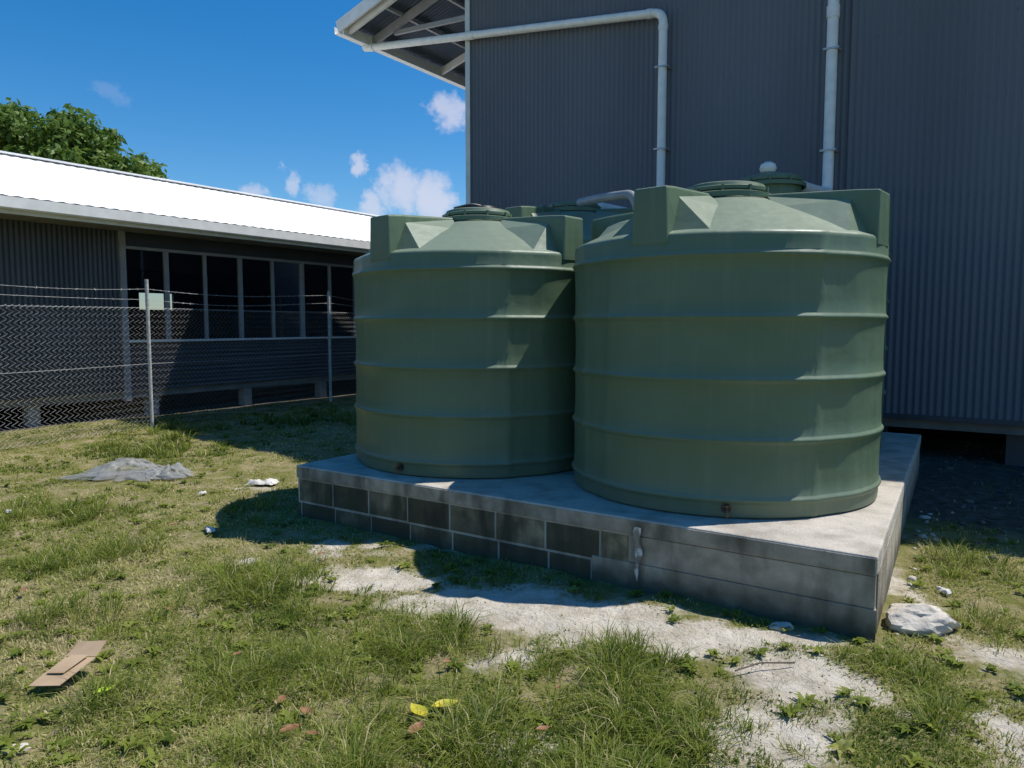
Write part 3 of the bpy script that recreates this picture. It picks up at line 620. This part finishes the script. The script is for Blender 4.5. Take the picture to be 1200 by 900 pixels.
# ------------------------------------------------------------------ gravel / rubble
bm=bmesh.new(); bmesh.ops.create_icosphere(bm,subdivisions=1,radius=1); bv=np.array([v.co[:] for v in bm.verts]); bf=np.array([[v.index for v in f.verts] for f in bm.faces]); bm.free()
def stones(name,x,y,s,mat,flat=.6):
    n=len(x); sc_=s[:,None,None]*rng.uniform(.6,1.2,(n,1,3))*np.array([1,1,flat]); V_=bv[None]*sc_*rng.uniform(.75,1.2,(n,len(bv),1))
    th=rng.uniform(0,6.28,n); c,sn=np.cos(th)[:,None],np.sin(th)[:,None]
    vx=V_[:,:,0]*c-V_[:,:,1]*sn; vy=V_[:,:,0]*sn+V_[:,:,1]*c
    V_=np.stack([vx+x[:,None],vy+y[:,None],V_[:,:,2]+(gh(x,y)+s*.15)[:,None]],2).reshape(-1,3)
    f=(bf[None]+(np.arange(n)*len(bv))[:,None,None]).reshape(-1,3)
    return npmesh(name,V_,f,3,mat)
n=18000; y=2.2*(9/2.2)**rng.random(n); x=(rng.random(n)*1.5-.74)*(y+.4); S,R=sandf(x,y); a_,b_=ab(x,y)
kp=(rng.random(n)<(.005+.38*S+.05*R))&~((a_>-.02)&(a_<4.42)&(b_>-.02)&(b_<4.9)); x,y=x[kp],y[kp]
stones('gravel',x,y,.0016+.006*rng.random(len(x))**6+.0014*rng.random(len(x)),M['stone'])
n=420; a_=rng.uniform(-4.5,.15,n); b_=rng.uniform(1.5,7,n); x=A0[0]+U[0]*a_+V[0]*b_; y=A0[1]+U[1]*a_+V[1]*b_
kp=a_<b_*.05-.05; rs=.010+.045*rng.random(n)**4; stones('rubble',x[kp],y[kp],rs[kp],M['shade_stone'])
n=60; b_=rng.uniform(.1,3.2,n); a_=b_*.05-.08-np.abs(rng.normal(0,.10,n)); x=A0[0]+U[0]*a_+V[0]*b_; y=A0[1]+U[1]*a_+V[1]*b_
stones('pale_rubble',x,y,.008+.035*rng.random(n)**3,M['stone'])
def lump(name,loc,size,seed,mat):
    bm=bmesh.new(); bmesh.ops.create_icosphere(bm,subdivisions=4,radius=1); rg=random.Random(seed)
    pl=[Vector((rg.uniform(-1,1),rg.uniform(-1,1),rg.uniform(-.6,1))).normalized() for _ in range(11)]
    for v in bm.verts:
        d=v.co.normalized(); r=1.0
        for q in pl:
            dd=d.dot(q)
            if dd>.01: r=min(r,.72/dd)
        nzv=float(fbm(np.array([d.x*2+seed]),np.array([d.y*2+d.z*1.7]),2,seed,4)[0])
        r*=.85+.35*nzv
        v.co=Vector((d.x*r*size[0],d.y*r*size[1],d.z*r*size[2]))+Vector(loc)
    me=bpy.data.meshes.new(name); bm.to_mesh(me); bm.free(); me.materials.append(mat); me.shade_smooth(); me.set_sharp_from_angle(angle=math.radians(28))
    o=bpy.data.objects.new(name,me); COL.objects.link(o); return o
M['lump']=pmat('broken_concrete',(.66,.60,.52),(.46,.42,.36),.9,9,bump=.6,bscale=30)
lump('concrete_rubble_lump',(2.16,3.86,.035),(.21,.14,.09),3,M['lump'])
lump('concrete_rubble_lump',(1.42,3.82,.0),(.07,.05,.03),11,M['lump'])
lump('concrete_rubble_lump',(-1.86,2.66,.01),(.05,.04,.025),12,M['lump'])
# ------------------------------------------------------------------ litter
mb,nt,b=nodes('dusty_plastic_film'); b.inputs['Base Color'].default_value=(.50,.51,.51,1); b.inputs['Roughness'].default_value=.4
tl_=N(nt,'ShaderNodeBsdfTranslucent'); tl_.inputs[0].default_value=(.5,.51,.51,1); m0=N(nt,'ShaderNodeMixShader'); m0.inputs[0].default_value=.5; nt.links.new(b.outputs[0],m0.inputs[1]); nt.links.new(tl_.outputs[0],m0.inputs[2])
tr=N(nt,'ShaderNodeBsdfTransparent'); ms=N(nt,'ShaderNodeMixShader'); nn_=N(nt,'ShaderNodeTexNoise'); nn_.inputs['Scale'].default_value=6; nn_.inputs['Detail'].default_value=6
tcb=N(nt,'ShaderNodeTexCoord'); nt.links.new(tcb.outputs['Object'],nn_.inputs['Vector'])
rr=N(nt,'ShaderNodeMapRange'); rr.inputs['From Min'].default_value=.40; rr.inputs['From Max'].default_value=.62; rr.inputs['To Min'].default_value=.25; rr.inputs['To Max'].default_value=.65; nt.links.new(nn_.outputs['Fac'],rr.inputs['Value'])
nt.links.new(rr.outputs[0],ms.inputs[0]); nt.links.new(m0.outputs[0],ms.inputs[1]); nt.links.new(tr.outputs[0],ms.inputs[2]); nt.links.new(ms.outputs[0],nt.nodes['Material Output'].inputs[0])
def crumple(name,cx,cy,lx,ly,peaks,mat,seed,amp=.06,rot=0,res=(70,40),smooth=False):
    nx_,ny_=res; vs=[];fs=[]
    gx=np.linspace(-1,1,nx_); gy=np.linspace(-1,1,ny_); GX,GY=np.meshgrid(gx,gy,indexing='ij')
    ang=np.arctan2(GY,GX); ed=(1-.6*fbm(np.cos(ang)*2+3,np.sin(ang)*2+3,1.9,seed,3))*(1-.25*np.minimum(np.abs(GX),np.abs(GY)))
    wx=GX*lx*ed*1.3+ (fbm(GX,GY,3,seed+1,2)-.5)*.15*lx; wy=GY*ly*ed*1.3+(fbm(GX,GY,3,seed+2,2)-.5)*.3*ly
    rid=1-np.abs(2*fbm(GX+5,GY+3,1.4,seed+4,2)-1)*3.0; rid2=1-np.abs(2*fbm(GX*1.3+5,GY*.8+9,3.2,seed+6,2)-1)*2.5
    z=np.clip(rid,0,1)*amp+np.clip(rid2,0,1)*amp*.45+.012
    for (px_,py_,hh,rr_) in peaks: z+=hh*np.exp(-(((GX-px_)/rr_)**2+((GY-py_)/(rr_*1.6))**2))*(.75+.25*np.clip(rid2,0,1))
    edge=np.maximum(np.abs(GX),np.abs(GY)); z*=np.clip((1.03-edge)/.3,.15,1)
    c,s=math.cos(rot),math.sin(rot); x_=cx+wx*c-wy*s; y_=cy+wx*s+wy*c; z=z+gh(x_,y_)+.02
    v=np.stack([x_.ravel(),y_.ravel(),z.ravel()],1); I=np.arange(nx_*ny_).reshape(nx_,ny_)
    f=np.stack([I[:-1,:-1].ravel(),I[1:,:-1].ravel(),I[1:,1:].ravel(),I[:-1,1:].ravel()],1)
    return npmesh(name,v,f,4,mat,smooth=smooth)
bag=empty('crumpled_plastic_bag',(-4,7.75,.05))
o=crumple('film_main',-4.15,7.85,.46,.40,[(-.1,.2,.09,.55),(.5,-.3,.05,.4)],mb,3,.035,.1,(60,50),True); par(o,bag)
o=crumple('film_tail',-3.68,7.72,.34,.24,[(.3,0,.10,.42)],mb,13,.03,.15,(44,32),True); par(o,bag)
o=crumple('film_skirt',-4.0,7.60,.66,.24,[],mb,17,.02,.0,(50,26),True); par(o,bag)
crumple('paper_scrap',-2.5,7.35,.17,.09,[],M['scrap'],9,.03,.3,(30,18))
def flap(name,pts,mat,th=.003):
    n=len(pts); o=mk(name,pts,[tuple(range(n))],mat,recalc=False); sm=o.modifiers.new('s','SOLIDIFY'); sm.thickness=th; return o
cb=empty('cardboard_piece',(-1.99,3.2,.05))
def q3(x,y,z): return Vector((-1.99+x*.8,3.22+y*.95,.06+z))
for nm_,pts in (('panel',[q3(-.13,-.13,-.02),q3(.05,-.145,-.01),q3(.12,.05,.03),q3(-.06,.06,.025)]),('fold',[q3(-.06,.063,.028),q3(.12,.053,.033),q3(.14,.12,.08),q3(-.03,.13,.07)]),('layer',[q3(-.08,-.06,.006),q3(.02,-.07,.012),q3(.08,.05,.042),q3(-.02,.056,.04)])):
    o=flap(nm_,pts,M['card']); par(o,cb)
def leaf(x,y,s,mat,rot,name='fallen_leaf'):
    z=float(gh(np.array([x]),np.array([y]))[0])+.045; vs=[];fs=[]
    prof_=[(-1,0.02),(-.7,.3),(-.3,.48),(.1,.5),(.5,.36),(.8,.16),(1.05,0.01)]
    c,sn=math.cos(rot),math.sin(rot)
    for (t,w3) in prof_:
        for sd_ in (-1,0,1):
            lx=t*s; ly=sd_*w3*s; lz=abs(sd_)*w3*s*.45+ .18*s*t*t
            vs.append((x+lx*c-ly*sn,y+lx*sn+ly*c,z+lz))
    for i in range(6):
        for j in range(2): fs.append((3*i+j,3*i+j+1,3*i+j+4,3*i+j+3))
    return mk(name,vs,fs,mat,recalc=False,smooth=True)
for (x,y,s,k_,r_) in [(-1.72,3.02,.045,'gleaf',.9),(-.37,2.83,.06,'yleaf',2.2),(-.27,2.9,.06,'yleaf',.4),(-.36,2.68,.05,'bleaf',1.2),(.12,2.76,.03,'bleaf',.3),(-.82,2.85,.04,'bleaf',2.5),(-.85,2.72,.05,'bleaf',.6),(-.95,2.95,.035,'bleaf',1.6),(-.75,2.68,.03,'bleaf',3),(-2.6,5.6,.04,'bleaf',1),(-1.3,4.95,.03,'bleaf',0),(-2.9,4.3,.035,'bleaf',2),(2.6,3.6,.03,'bleaf',2),(-1.3,3.4,.025,'bleaf',1),(-1.9,4.0,.025,'bleaf',2),(.2,3.1,.022,'bleaf',1),(-.3,3.3,.025,'bleaf',0)]:
    leaf(x,y,s,M[k_],r_)
for (x,y,s,sd_) in [(-2.9,6.85,.05,1),(-2.3,5.55,.06,2),(-4.2,6.1,.04,3),(2.6,4.35,.05,5)]:
    crumple('paper_scrap',x,y,s,s*.6,[],M['scrap'],sd_+20,.012,sd_,(14,10))
tube('dry_stick',[Vector((1.02,3.28,.02)),Vector((1.15,3.33,.035)),Vector((1.32,3.36,.02))],.004,M['bark'],None,r=.02,res=2)
